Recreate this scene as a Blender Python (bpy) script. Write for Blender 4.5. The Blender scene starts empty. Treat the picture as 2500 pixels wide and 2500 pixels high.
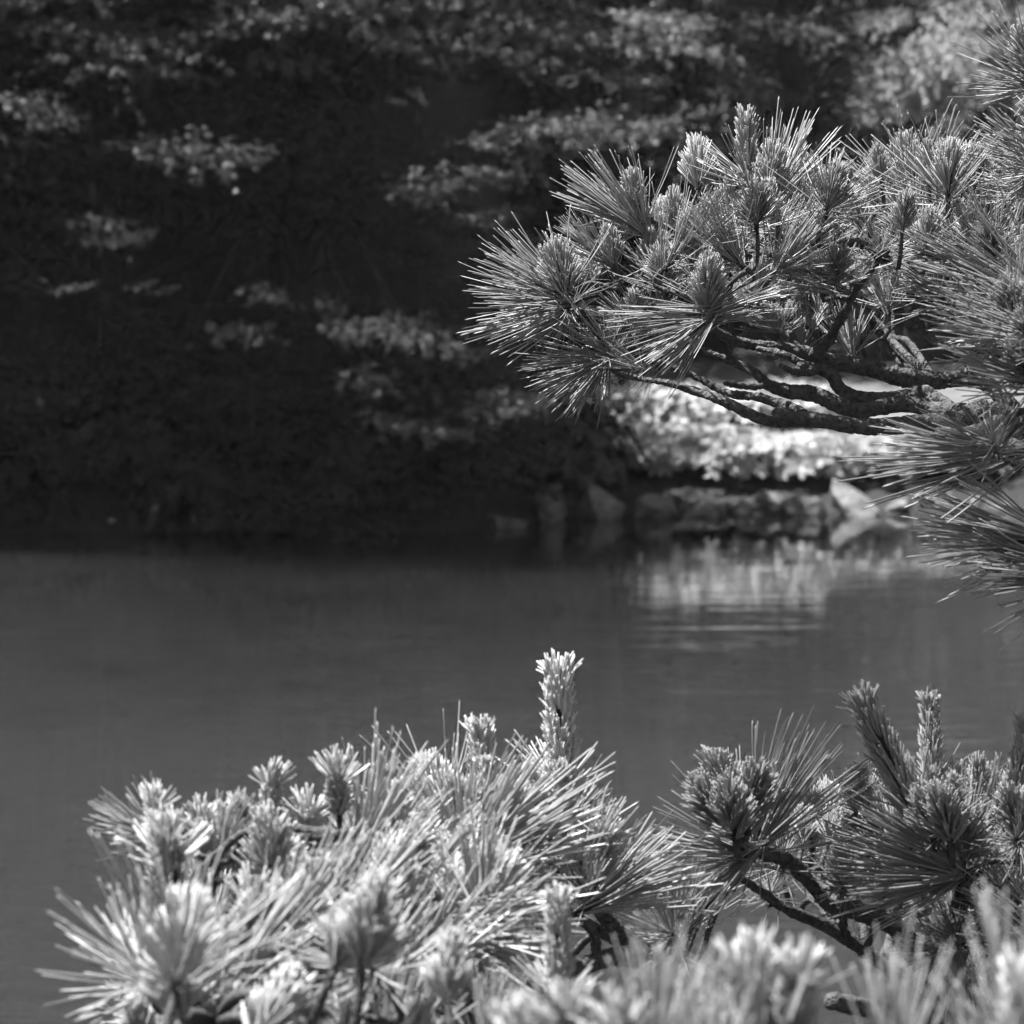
import bpy, math, random
import numpy as np
from mathutils import Vector, Quaternion, noise

random.seed(7)
rng = np.random.default_rng(11)
R = math.radians
scene = bpy.context.scene
COL = scene.collection

# ------------------------------------------------------------------ camera
CAM_H = 2.4                     # metres above the pond
PITCH = R(5.7)
LENS, SENSOR = 85.0, 24.0
FPX = 2500 * LENS / SENSOR      # focal length in photo pixels
FOCUS = 4.1
cam_data = bpy.data.cameras.new("camera")
cam = bpy.data.objects.new("camera", cam_data)
COL.objects.link(cam)
cam.location = (0, 0, CAM_H)
cam.rotation_euler = (math.pi / 2 - PITCH, 0, 0)
cam_data.lens = LENS
cam_data.sensor_fit = 'HORIZONTAL'
cam_data.sensor_width = SENSOR
cam_data.clip_start = 0.05
cam_data.clip_end = 600
cam_data.dof.use_dof = True
cam_data.dof.focus_distance = FOCUS
cam_data.dof.aperture_fstop = 10.0
scene.camera = cam

# ------------------------------------------------------------------ light (black-and-white photograph: neutral daylight)
SUN_EL = R(68)
SUN_AZ = math.atan2(-0.93, 0.36)        # from +Y towards +X: behind the wood, to the left
S = Vector((math.sin(SUN_AZ) * math.cos(SUN_EL), math.cos(SUN_AZ) * math.cos(SUN_EL), math.sin(SUN_EL)))
world = bpy.data.worlds.new("World")
scene.world = world
world.use_nodes = True
wn = world.node_tree
bg = wn.nodes['Background']
sky = wn.nodes.new('ShaderNodeTexSky')
sky.sky_type = 'NISHITA'
sky.sun_disc = False
sky.sun_elevation = SUN_EL
sky.sun_rotation = SUN_AZ
bw = wn.nodes.new('ShaderNodeRGBToBW')
wn.links.new(sky.outputs[0], bw.inputs[0])
wn.links.new(bw.outputs[0], bg.inputs[0])
bg.inputs[1].default_value = 0.05
sun_data = bpy.data.lights.new("sun", 'SUN')
sun_data.energy = 5.0
sun_data.angle = R(0.5)
sun_data.color = (1, 1, 1)
sun = bpy.data.objects.new("sun", sun_data)
COL.objects.link(sun)
sun.rotation_euler = (-S).to_track_quat('-Z', 'Y').to_euler()
sun.location = S * 60

vs = scene.view_settings
vs.view_transform = 'Standard'
vs.look = 'None'
vs.exposure = 2.0
vs.gamma = 1.0
vs.use_curve_mapping = False
scene.cycles.use_denoising = True
scene.cycles.max_bounces = 4
scene.cycles.diffuse_bounces = 2
scene.cycles.glossy_bounces = 2
scene.cycles.adaptive_threshold = 0.03
scene.cycles.transparent_max_bounces = 4


def P(x, y, d):
    """photo pixel (2500 px frame) and depth in metres -> point in the place"""
    cp, sp = math.cos(PITCH), math.sin(PITCH)
    u = (x - 1250) / FPX
    v = (1250 - y) / FPX
    return Vector((u * d, d * (cp + v * sp), CAM_H + d * (-sp + v * cp)))


# ------------------------------------------------------------------ helpers
def tag(o, label=None, cat=None, group=None, kind=None):
    if label: o['label'] = label
    if cat: o['category'] = cat
    if group: o['group'] = group
    if kind: o['kind'] = kind
    return o


def mesh(name, V, F, mats, midx=None, smooth=True):
    me = bpy.data.meshes.new(name)
    if isinstance(F, np.ndarray):           # plain triangles: the quick way in
        F = np.ascontiguousarray(F, dtype=np.int32)
        me.vertices.add(len(V)); me.loops.add(F.size); me.polygons.add(len(F))
        me.vertices.foreach_set('co', np.ascontiguousarray(V, dtype=np.float32).ravel())
        me.loops.foreach_set('vertex_index', F.ravel())
        me.polygons.foreach_set('loop_start', np.arange(0, F.size, 3, dtype=np.int32))
    else:
        me.from_pydata(V.tolist() if hasattr(V, 'tolist') else V, [], F)
    for m in mats: me.materials.append(m)
    if midx is not None: me.polygons.foreach_set('material_index', np.asarray(midx, dtype=np.int32))
    if smooth: me.polygons.foreach_set('use_smooth', np.ones(len(me.polygons), dtype=bool))
    me.update(calc_edges=True)
    return me


def obj(name, me, parent=None, loc=None, quat=None, scale=None):
    """links a mesh; loc/quat/scale are world values, the parent is an unrotated Empty or mesh at its location"""
    o = bpy.data.objects.new(name, me)
    COL.objects.link(o)
    if parent: o.parent = parent
    if loc is not None: o.location = Vector(loc) - (world_loc(parent) if parent else Vector())
    if quat is not None:
        o.rotation_mode = 'QUATERNION'
        o.rotation_quaternion = quat
    if scale is not None: o.scale = (scale,) * 3 if isinstance(scale, (int, float)) else scale
    return o


def world_loc(o):
    v = Vector()
    while o:
        v += o.location
        o = o.parent
    return v


def empty(name, loc):
    o = bpy.data.objects.new(name, None)
    COL.objects.link(o)
    o.location = loc
    o.empty_display_size = 0.1
    return o


def unit(a):
    return a / np.maximum(np.linalg.norm(a, axis=-1, keepdims=True), 1e-9)


# ------------------------------------------------------------------ materials (all greys: the photograph is black and white)
def new_mat(name):
    m = bpy.data.materials.new(name)
    m.use_nodes = True
    n = m.node_tree
    return m, n, n.nodes['Principled BSDF']


def N(n, t, **kw):
    x = n.nodes.new(t)
    for k, v in kw.items(): setattr(x, k, v)
    return x


def ramp(n, fac, a, b, lo=0.0, hi=1.0):
    r = N(n, 'ShaderNodeMapRange')
    n.links.new(fac, r.inputs[0])
    r.inputs[1].default_value, r.inputs[2].default_value = lo, hi
    r.inputs[3].default_value, r.inputs[4].default_value = a, b
    return r.outputs[0]


def foliage_mat(name, lo, hi, rough, spec, trans, trans_col):
    m, n, b = new_mat(name)
    g = N(n, 'ShaderNodeNewGeometry')
    oi = N(n, 'ShaderNodeObjectInfo')
    add = N(n, 'ShaderNodeMath', operation='MULTIPLY_ADD')
    n.links.new(oi.outputs['Random'], add.inputs[0])
    add.inputs[1].default_value = 0.45
    mul = N(n, 'ShaderNodeMath', operation='MULTIPLY')
    n.links.new(g.outputs['Random Per Island'], mul.inputs[0])
    mul.inputs[1].default_value = 0.55
    n.links.new(mul.outputs[0], add.inputs[2])
    c = ramp(n, add.outputs[0], lo, hi)
    n.links.new(c, b.inputs['Base Color'])
    b.inputs['Roughness'].default_value = rough
    b.inputs['Specular IOR Level'].default_value = spec
    if trans > 0:
        t = N(n, 'ShaderNodeBsdfTranslucent')
        t.inputs[0].default_value = (trans_col,) * 3 + (1,)
        mx = N(n, 'ShaderNodeMixShader')
        mx.inputs[0].default_value = trans
        n.links.new(b.outputs[0], mx.inputs[1])
        n.links.new(t.outputs[0], mx.inputs[2])
        n.links.new(mx.outputs[0], n.nodes['Material Output'].inputs[0])
    return m


def bark_mat(name, lo, hi, scale, bump):
    m, n, b = new_mat(name)
    tc = N(n, 'ShaderNodeTexCoord')
    nz = N(n, 'ShaderNodeTexNoise')
    nz.inputs['Scale'].default_value = scale
    nz.inputs['Detail'].default_value = 8
    nz.inputs['Roughness'].default_value = 0.7
    n.links.new(tc.outputs['Object'], nz.inputs['Vector'])
    n.links.new(ramp(n, nz.outputs[0], lo, hi, 0.32, 0.68), b.inputs['Base Color'])
    vo = N(n, 'ShaderNodeTexVoronoi')
    vo.inputs['Scale'].default_value = scale * 1.6
    n.links.new(tc.outputs['Object'], vo.inputs['Vector'])
    ad = N(n, 'ShaderNodeMath', operation='ADD')
    n.links.new(nz.outputs[0], ad.inputs[0])
    n.links.new(vo.outputs[0], ad.inputs[1])
    bp = N(n, 'ShaderNodeBump')
    bp.inputs['Strength'].default_value = 0.9
    bp.inputs['Distance'].default_value = bump
    n.links.new(ad.outputs[0], bp.inputs['Height'])
    n.links.new(bp.outputs[0], b.inputs['Normal'])
    b.inputs['Roughness'].default_value = 0.85
    b.inputs['Specular IOR Level'].default_value = 0.25
    return m


def ground_mat(name, lo, hi, scale, bump):
    m = bark_mat(name, lo, hi, scale, bump)
    m.node_tree.nodes['Principled BSDF'].inputs['Roughness'].default_value = 0.95
    return m


M_NEEDLE = foliage_mat('pine_needle', 0.19, 0.34, 0.42, 0.4, 0.12, 0.35)
M_NEEDLE_OLD = foliage_mat('pine_needle_old', 0.12, 0.30, 0.42, 0.4, 0.06, 0.2)
M_NEEDLE_SUNLIT = foliage_mat('sunlit_needle', 0.32, 0.54, 0.3, 0.5, 0.15, 0.5)  # paler copy: stronger sun on the near boughs put into the colour
M_NEEDLE_SUNLIT_OLD = foliage_mat('sunlit_needle_old', 0.22, 0.44, 0.3, 0.5, 0.1, 0.4)  # old needles likewise, with the sunlight in their colour
M_BUD = bark_mat('pine_bud', 0.35, 0.5, 300, 0.0006)
M_BARK = bark_mat('pine_bark', 0.012, 0.11, 160, 0.002)
M_TWIG = bark_mat('pine_twig', 0.02, 0.07, 260, 0.001)
M_LEAF = foliage_mat('maple_leaf', 0.075, 0.16, 0.45, 0.4, 0.45, 0.15)
M_LEAF_SHADED = foliage_mat('shaded_leaf', 0.014, 0.035, 0.5, 0.25, 0.2, 0.03)  # dark copy of the leaf: shade under the crowns put into the colour
M_LEAF_LIGHT = foliage_mat('sunlit_leaf', 0.2, 0.34, 0.4, 0.5, 0.5, 0.36)  # bright copy of the leaf: sunlight put into the colour
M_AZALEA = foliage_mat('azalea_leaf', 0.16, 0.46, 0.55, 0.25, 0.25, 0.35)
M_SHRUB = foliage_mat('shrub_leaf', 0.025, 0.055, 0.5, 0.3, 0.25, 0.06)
M_TRUNK = bark_mat('maple_bark', 0.012, 0.045, 18, 0.01)
M_ROCK = bark_mat('shore_rock', 0.03, 0.20, 9, 0.02)
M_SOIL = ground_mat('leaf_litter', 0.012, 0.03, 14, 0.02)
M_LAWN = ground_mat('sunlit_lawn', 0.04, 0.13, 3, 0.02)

# water: murky pond, mirror-like, drawn by long low ripples
M_WATER, n, b = new_mat('pond_water')
b.inputs['Base Color'].default_value = (0.021, 0.021, 0.021, 1)
b.inputs['Roughness'].default_value = 0.035
b.inputs['IOR'].default_value = 1.33
b.subsurface_method = 'BURLEY'
b.inputs['Subsurface Weight'].default_value = 1.0
b.inputs['Subsurface Radius'].default_value = (1, 1, 1)
b.inputs['Subsurface Scale'].default_value = 1.1
tc = N(n, 'ShaderNodeTexCoord')
mp = N(n, 'ShaderNodeMapping')
mp.inputs['Scale'].default_value = (0.55, 2.6, 1)
mp.inputs['Rotation'].default_value = (0, 0, R(-7))
n.links.new(tc.outputs['Object'], mp.inputs[0])
n1 = N(n, 'ShaderNodeTexNoise')
n1.inputs['Scale'].default_value = 1.6
n1.inputs['Detail'].default_value = 3.0
n1.inputs['Distortion'].default_value = 0.4
n.links.new(mp.outputs[0], n1.inputs['Vector'])
n2 = N(n, 'ShaderNodeTexNoise')
n2.inputs['Scale'].default_value = 0.22
n2.inputs['Detail'].default_value = 2
n.links.new(tc.outputs['Object'], n2.inputs['Vector'])
sx = N(n, 'ShaderNodeSeparateXYZ')
n.links.new(tc.outputs['Object'], sx.inputs[0])
lee = ramp(n, sx.outputs[1], 1.0, 0.3, 15.0, 22.5)      # calm in the lee of the far bank
patch = ramp(n, n2.outputs[0], 0.35, 1.0, 0.4, 0.62)
am = N(n, 'ShaderNodeMath', operation='MULTIPLY')
n.links.new(lee, am.inputs[0])
n.links.new(patch, am.inputs[1])
amt = am.outputs[0]
mul = N(n, 'ShaderNodeMath', operation='MULTIPLY')
n.links.new(n1.outputs[0], mul.inputs[0])
n.links.new(amt, mul.inputs[1])
bp = N(n, 'ShaderNodeBump')
bp.inputs['Strength'].default_value = 1.0
bp.inputs['Distance'].default_value = 0.011
n.links.new(mul.outputs[0], bp.inputs['Height'])
n.links.new(bp.outputs[0], b.inputs['Normal'])


# ------------------------------------------------------------------ terrain
def smooth(a, b, x):
    t = min(1.0, max(0.0, (x - a) / (b - a)))
    return t * t * (3 - 2 * t)


def shore(x):
    """y of the far waterline: the left bank juts out a little further than the right"""
    return 22.85 + 1.15 * smooth(-0.6, 0.75, x) + 0.12 * noise.noise(Vector((x * 0.9, 3.1, 0))) + 0.0015 * x * x


def ground_z(x, y):
    s = shore(x)
    near = 5.6
    bumpy = 0.05 * noise.noise(Vector((x * 1.1, y * 1.1, 0))) + 0.02 * noise.noise(Vector((x * 4, y * 4, 5)))
    if y < near:
        return 0.8 + bumpy
    if y < s:
        z = -0.9
        z += 1.7 * (1 - smooth(near, near + 1.8, y))
        z += 0.95 * smooth(s - 1.0, s, y)
        return z
    e = y - s
    left = 1 - smooth(-0.7, 0.5, x)
    z = 0.03 + (0.09 + 0.16 * left) * smooth(0, 0.35, e) + bumpy * (0.4 + 0.6 * left)
    z += left * (0.25 * max(0, e - 0.3) + 0.75 * max(0, min(e, 9) - 2.6))
    z += (1 - left) * (0.42 * smooth(0.2, 2.2, e) + 0.012 * e)
    back = max(0.0, y - 33 - 2.0 * (1 - left))
    z += 0.75 * back if y < 60 else 0.75 * (27 - 2.0 * (1 - left))
    return z


def axis_vals(fine0, fine1, step, far0, far1):
    a = list(np.arange(fine0, fine1 + 1e-6, step))
    lo, hi, s1, s2 = fine0, fine1, step, step
    while lo > far0:
        s1 *= 1.35; lo -= s1; a.insert(0, max(lo, far0))
    while hi < far1:
        s2 *= 1.35; hi += s2; a.append(min(hi, far1))
    return a


def sheet(name, xs, ys, zf, mat, kind='structure'):
    V = [(x, y, zf(x, y)) for y in ys for x in xs]
    w = len(xs)
    F = [(j * w + i, j * w + i + 1, (j + 1) * w + i + 1, (j + 1) * w + i) for j in range(len(ys) - 1) for i in range(w - 1)]
    return tag(obj(name, mesh(name, V, F, [mat])), kind=kind)


ys = sorted(set([-200, -60, -20, -5, 0, 2, 4, 5, 5.6, 5.9, 6.2, 6.6, 7, 7.4, 9, 14, 19, 21] + list(np.arange(22, 27, 0.12)) + list(np.arange(27, 36, 0.5)) + [37, 40, 45, 52, 60, 90, 200]))
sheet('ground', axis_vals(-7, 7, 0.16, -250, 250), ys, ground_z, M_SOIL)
sheet('pond_water', [-120, -40, -10, 0, 10, 40, 120], [2, 8, 14, 20, 26, 28], lambda x, y: 0.0, M_WATER)
# sunlit grass terrace on the right bank, a sheet just above the soil
lx = np.arange(0.9, 7.6, 0.14)
ly = np.arange(25.3, 30.6, 0.14)
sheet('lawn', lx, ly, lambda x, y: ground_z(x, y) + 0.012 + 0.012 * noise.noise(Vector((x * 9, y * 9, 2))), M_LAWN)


# ------------------------------------------------------------------ wood: lumpy tubes
def catmull(pts, step):
    out = []
    n_ = len(pts)
    for i in range(n_ - 1):
        p0, p1, p2, p3 = pts[max(i - 1, 0)], pts[i], pts[i + 1], pts[min(i + 2, n_ - 1)]
        k = max(1, int(np.linalg.norm(p2[:3] - p1[:3]) / step))
        for j in range(k):
            t = j / k
            out.append(0.5 * (2 * p1 + (p2 - p0) * t + (2 * p0 - 5 * p1 + 4 * p2 - p3) * t * t + (3 * p1 - p0 - 3 * p2 + p3) * t ** 3))
    out.append(pts[-1])
    return np.array(out)


def tube(path, sides=10, step=0.02, lump=0.0, flake=0.0, freq=60.0, origin=Vector()):
    """path rows: x y z r -> verts, faces (closed ends), relative to origin"""
    c = catmull([np.array(p, float) for p in path], step)
    pos, rad = c[:, :3], np.maximum(c[:, 3], 1e-4)
    tan = unit(np.gradient(pos, axis=0)) if len(pos) > 2 else unit(np.repeat((pos[-1:] - pos[:1]), len(pos), 0))
    u = np.cross(tan[0], [0.3, 0.2, 1.0]); u /= max(np.linalg.norm(u), 1e-6)
    V = []
    for k in range(len(pos)):
        u = u - tan[k] * np.dot(u, tan[k]); u /= max(np.linalg.norm(u), 1e-6)
        w = np.cross(tan[k], u)
        for a in range(sides):
            an = 2 * math.pi * a / sides
            d = math.cos(an) * u + math.sin(an) * w
            r = rad[k]
            if lump or flake:
                q = Vector(pos[k] + d * r) * freq
                r *= 1 + lump * noise.noise(q * 0.35) + lump * 0.6 * noise.noise(q)
                if flake:
                    dd = noise.voronoi(q * 2.1)[0]
                    r += flake * (min(0.5, dd[1] - dd[0]) - 0.2) + flake * 0.7 * noise.noise(q * 5)
            V.append(pos[k] + d * r - np.array(origin))
    F = []
    for k in range(len(pos) - 1):
        for a in range(sides):
            b_ = (a + 1) % sides
            F.append((k * sides + a, k * sides + b_, (k + 1) * sides + b_, (k + 1) * sides + a))
    V.append(pos[0] - np.array(origin)); V.append(pos[-1] - np.array(origin))
    n0 = len(pos) * sides
    for a in range(sides):
        b_ = (a + 1) % sides
        F.append((b_, a, n0))
        F.append(((len(pos) - 1) * sides + a, (len(pos) - 1) * sides + b_, n0 + 1))
    return np.array(V), F


# ------------------------------------------------------------------ pine needles
def needles(bases, dirs, lens, rad, bend):
    n_ = len(bases)
    dirs = unit(dirs)
    rnd = unit(rng.normal(size=(n_, 3)))
    u = unit(np.cross(dirs, rnd)); w = np.cross(dirs, u)
    ts = [0.0, 0.3, 0.65, 0.965, 1.0]
    V = np.zeros((n_, 13, 3))
    for k, t in enumerate(ts):
        c = bases + dirs * (lens * t)[:, None] + bend * (lens * t * t)[:, None]
        if k == 4:
            V[:, 12] = c
        else:
            rr = rad * (0.75 if k == 0 else 1.0 if k < 3 else 0.8)
            for a in range(3):
                an = 2 * math.pi * a / 3
                V[:, k * 3 + a] = c + rr[:, None] * (math.cos(an) * u + math.sin(an) * w)
    T = []
    for k in range(3):
        for a in range(3):
            b_ = (a + 1) % 3
            T += [(k * 3 + a, k * 3 + b_, k * 3 + 3 + b_), (k * 3 + a, k * 3 + 3 + b_, k * 3 + 3 + a)]
    T += [(9 + a, 9 + (a + 1) % 3, 12) for a in range(3)]
    F = (np.array(T)[None] + (np.arange(n_) * 13)[:, None, None]).reshape(-1, 3)
    return V.reshape(-1, 3), F


def whorl(n_, z0, z1, a0, a1, l0, l1, rad, spread=0.05, curl=0.10, droop=0.0, clumps=0, irr=7.0, lv=0.06, rb=0.035):
    """n_ fascicles of two needles spiralling up the shoot axis (+Z); the angle off the axis runs a0 -> a1 with height"""
    t = rng.random(n_)
    z = z0 + (z1 - z0) * t
    ph = rng.random(n_) * 2 * math.pi
    if clumps:      # needles gathered in uneven bunches round the shoot
        cc = rng.random(clumps) * 2 * math.pi
        ph = cc[rng.integers(0, clumps, n_)] + rng.normal(0, 0.30, n_)
    an = R(1) * (a0 + (a1 - a0) * t + rng.normal(0, irr, n_))
    base = np.stack([np.cos(ph) * rb, np.sin(ph) * rb, z], 1)
    B, D, L, Bd = [], [], [], []
    for s in (-1, 1):
        aa = an + rng.normal(0, spread, n_)
        pp = ph + s * spread * 1.3
        d = np.stack([np.sin(aa) * np.cos(pp), np.sin(aa) * np.sin(pp), np.cos(aa)], 1)
        B.append(base); D.append(d)
        L.append(l0 + (l1 - l0) * t + np.minimum(rng.normal(0, lv, n_), lv) * l0)
        bd = rng.normal(0, 1, (n_, 3)) * curl * 0.5
        bd[:, 2] += curl * np.sin(aa) - droop * np.sin(aa)
        Bd.append(bd)
    B, D, L, Bd = map(np.concatenate, (B, D, L, Bd))
    return needles(B, D, np.maximum(L, 0.05), np.full(len(B), rad * FAT) * rng.uniform(0.8, 1.15, len(B)), Bd)


def bud(z, x, y, h, r):
    V, F = tube([(x, y, z, r * 0.6), (x, y, z + h * 0.35, r), (x * 1.1, y * 1.1, z + h * 0.8, r * 0.7), (x * 1.15, y * 1.15, z + h, r * 0.1)], 6, 0.05)
    return V, F


FAT = 1.0


def tuft_mesh(kind, k):
    parts = []           # (V, F, material index): 0 new needles, 1 old needles, 2 twig, 3 bud
    if kind == 'brush':
        parts.append(whorl(150, 0.06, 0.58, 46, 10, 0.52, 0.42, 0.0112, 0.04, 0.05) + (0,))
        parts.append(whorl(30, -0.12, 0.18, 88, 36, 1.30, 1.0, 0.0105, 0.06, 0.14, 0.0, 9, 13, 0.20) + (1,))
        parts.append(tube([(0, 0, -0.15, 0.05), (0, 0, 0.3, 0.045), (0, 0, 0.56, 0.03)], 7, 0.08) + (2,))
        parts.append(bud(0.5, 0.0, 0.0, 0.16, 0.035) + (3,))
    elif kind == 'tip':         # this year's growth only: a tight flat-topped brush
        parts.append(whorl(150, 0.0, 0.60, 42, 9, 0.48, 0.40, 0.0118, 0.04, 0.04) + (0,))
        parts.append(tube([(0, 0, -0.15, 0.05), (0, 0, 0.3, 0.045), (0, 0, 0.58, 0.03)], 7, 0.08) + (2,))
        parts.append(bud(0.55, 0.0, 0.0, 0.14, 0.035) + (3,))
    elif kind == 'column':
        parts.append(whorl(160, 0.05, 0.74, 32, 10, 0.32, 0.27, 0.0090, 0.04, 0.05) + (0,))
        parts.append(whorl(16, -0.08, 0.1, 90, 45, 0.85, 0.65, 0.0090, 0.05, 0.12, 0.0, 5) + (1,))
        parts.append(tube([(0, 0, -0.12, 0.04), (0, 0, 0.4, 0.035), (0, 0, 0.75, 0.025)], 7, 0.08) + (2,))
        parts.append(bud(0.72, 0.0, 0.0, 0.1, 0.03) + (3,))
    elif kind == 'candle':
        parts.append(whorl(380, -0.05, 0.86, 24, 15, 0.21, 0.16, 0.0064, 0.06, 0.02, 0.0, 0, 6, 0.12, 0.048) + (0,))
        parts.append(whorl(16, 0.82, 0.9, 44, 18, 0.18, 0.13, 0.0080, 0.06, 0.0, 0.0, 0, 12, 0.2, 0.05) + (0,))
        parts.append(whorl(12, -0.1, 0.05, 90, 40, 0.6, 0.42, 0.0070, 0.05, 0.12, 0.0, 5) + (1,))
        parts.append(tube([(0, 0, -0.1, 0.045), (0, 0, 0.5, 0.046), (0, 0, 0.9, 0.036)], 8, 0.08) + (2,))
        for q in range(3):
            a = q * 2.1 + k
            parts.append(bud(0.87, 0.02 * math.cos(a), 0.02 * math.sin(a), 0.07, 0.016) + (3,))
    elif kind == 'crown':       # short dark needles up the shoot, a flared pale ring of new ones at its head
        parts.append(whorl(130, -0.05, 0.55, 38, 24, 0.34, 0.28, 0.0110, 0.05, 0.03) + (1,))
        parts.append(whorl(40, 0.46, 0.62, 54, 4, 0.50, 0.42, 0.0130, 0.05, 0.0, 0.0, 0, 12, 0.2) + (0,))
        parts.append(tube([(0, 0, -0.15, 0.05), (0, 0, 0.3, 0.045), (0, 0, 0.62, 0.035)], 7, 0.08) + (2,))
        for q in range(3):
            a = q * 2.1 + k
            parts.append(bud(0.58, 0.03 * math.cos(a), 0.03 * math.sin(a), 0.14, 0.03) + (3,))
    elif kind == 'star':
        parts.append(whorl(58, -0.1, 0.22, 105, 22, 1.0, 0.85, 0.0088, 0.06, 0.12, 0.03, 9, 14, 0.22) + (1,))
        parts.append(tube([(0, 0, -0.15, 0.045), (0, 0, 0.1, 0.04), (0, 0, 0.24, 0.02)], 7, 0.08) + (2,))
    elif kind == 'sweep':       # long needles combed to one side
        parts.append(whorl(32, -0.30, 0.20, 22, 4, 1.0, 0.85, 0.0076, 0.03, 0.07, 0.02, 0, 9, 0.20) + (1,))
        parts.append(tube([(0, 0, -0.3, 0.03), (0, 0, 0.0, 0.028), (0, 0, 0.22, 0.02)], 7, 0.08) + (2,))
    elif kind == 'fan':
        parts.append(whorl(44, -0.18, 0.22, 30, 4, 0.98, 0.82, 0.0080, 0.04, 0.07, 0.02, 0, 10, 0.20) + (1,))
        parts.append(whorl(14, -0.15, 0.1, 62, 30, 0.9, 0.8, 0.0080, 0.05, 0.08, 0.02, 0, 14, 0.22) + (1,))
        parts.append(tube([(0, 0, -0.15, 0.035), (0, 0, 0.1, 0.03), (0, 0, 0.22, 0.02)], 7, 0.08) + (2,))
    Vs, Fs, mi, off = [], [], [], 0
    lean = rng.normal(0, 0.015 if kind == 'candle' else 0.05, 2)
    for V, F, m in parts:
        V = np.array(V)
        V[:, 0] += lean[0] * V[:, 2] ** 2; V[:, 1] += lean[1] * V[:, 2] ** 2
        Vs.append(V)
        Fs += [tuple(int(i) + off for i in f) for f in F]
        mi += [m] * len(F)
        off += len(V)
    return mesh('needle_tuft', np.concatenate(Vs), Fs, [M_NEEDLE_SUNLIT if FAT > 1 else M_NEEDLE, M_NEEDLE_SUNLIT_OLD if FAT > 1 else M_NEEDLE_OLD, M_TWIG, M_BUD], mi)


KINDS = (('brush', 9), ('tip', 6), ('crown', 5), ('column', 4), ('candle', 4), ('star', 6), ('fan', 6), ('sweep', 6))
TUFTS = {k: [tuft_mesh(k, i) for i in range(n_)] for k, n_ in KINDS}
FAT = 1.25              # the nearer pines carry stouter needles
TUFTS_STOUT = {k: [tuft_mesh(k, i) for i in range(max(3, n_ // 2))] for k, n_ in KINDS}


class Pine:
    def __init__(self, base, label, stout=False):
        self.tufts = TUFTS_STOUT if stout else TUFTS
        self.root = tag(empty('pine_tree', base), label, 'pine tree', 'pines in front of the pond')
        self.o = Vector(base)
        self.samples = []

    def branch(self, rows, name='branch', sides=22, step=0.0035, lump=0.16, flake=0.0022):
        """rows: x px, y px, depth, diameter px"""
        path = []
        for (x, y, d, w) in rows:
            p = P(x, y, d)
            path.append((p.x, p.y, p.z, 0.5 * w * d / FPX))
        return self.limb(path, name, sides, step, lump, flake)

    def limb(self, path, name='branch', sides=22, step=0.0035, lump=0.16, flake=0.0022):
        loc = Vector(path[0][:3])
        V, F = tube(path, sides, step, lump, flake, 70.0, loc)
        o = obj(name, mesh(name, V, F, [M_BARK]), self.root, loc)
        c = catmull([np.array(p, float) for p in path], 0.02)
        self.samples += [Vector(r[:3]) for r in c]
        return o

    def tuft(self, kind, bx, by, tx, ty, d, dd=0.0, twig=True, fat=1.0):
        b_, t_ = P(bx, by, d), P(tx, ty, d + dd)
        ax = t_ - b_
        L = ax.length
        q = ax.to_track_quat('Z', 'Y') @ Quaternion((0, 0, 1), random.uniform(0, 6.28))
        me = random.choice(self.tufts[kind])
        dirn = ax.normalized()
        # woody shoot from the nearest wood to the tuft
        best = min(self.samples, key=lambda s: (s - b_).length + max(0, s.z - b_.z) * 0.8) if self.samples else b_ - dirn * 0.1
        dist = (best - b_).length
        r0 = min(0.0042, 0.0026 + 0.007 * dist)
        mid = b_ - dirn * min(0.4 * dist, 0.06)
        mid2 = best.lerp(b_, 0.45) + Vector((random.uniform(-1, 1), random.uniform(-1, 1), random.uniform(-1, 0.2))) * 0.07 * dist
        path = [(*best, r0 * 1.25), (*mid2, r0), (*mid, r0 * 0.85), (*(b_ + dirn * 0.1 * L), 0.0025)]
        V, F = tube(path, 9, 0.006, 0.14, 0.0009, 110.0, b_)
        sh = obj('shoot', mesh('shoot', V, F, [M_BARK]), self.root, b_)
        obj('needle_tuft', me, sh, b_, q, L * fat)
        return sh

    def fill(self, n_, box, depth, kinds, lens, tilt=(-0.6, 0.6), up=1.0, dd=(-0.04, 0.04), ok=None):
        x0, y0, x1, y1 = box
        k = 0
        while k < n_:
            x, y, d = random.uniform(x0, x1), random.uniform(y0, y1), random.uniform(*depth)
            if ok and not ok(x, y): continue
            a = random.uniform(*tilt)
            L = random.uniform(*lens) * FPX / d
            self.tuft(random.choice(kinds), x, y, x + math.sin(a) * L, y - math.cos(a) * L * up, d, random.uniform(*dd))
            k += 1


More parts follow.
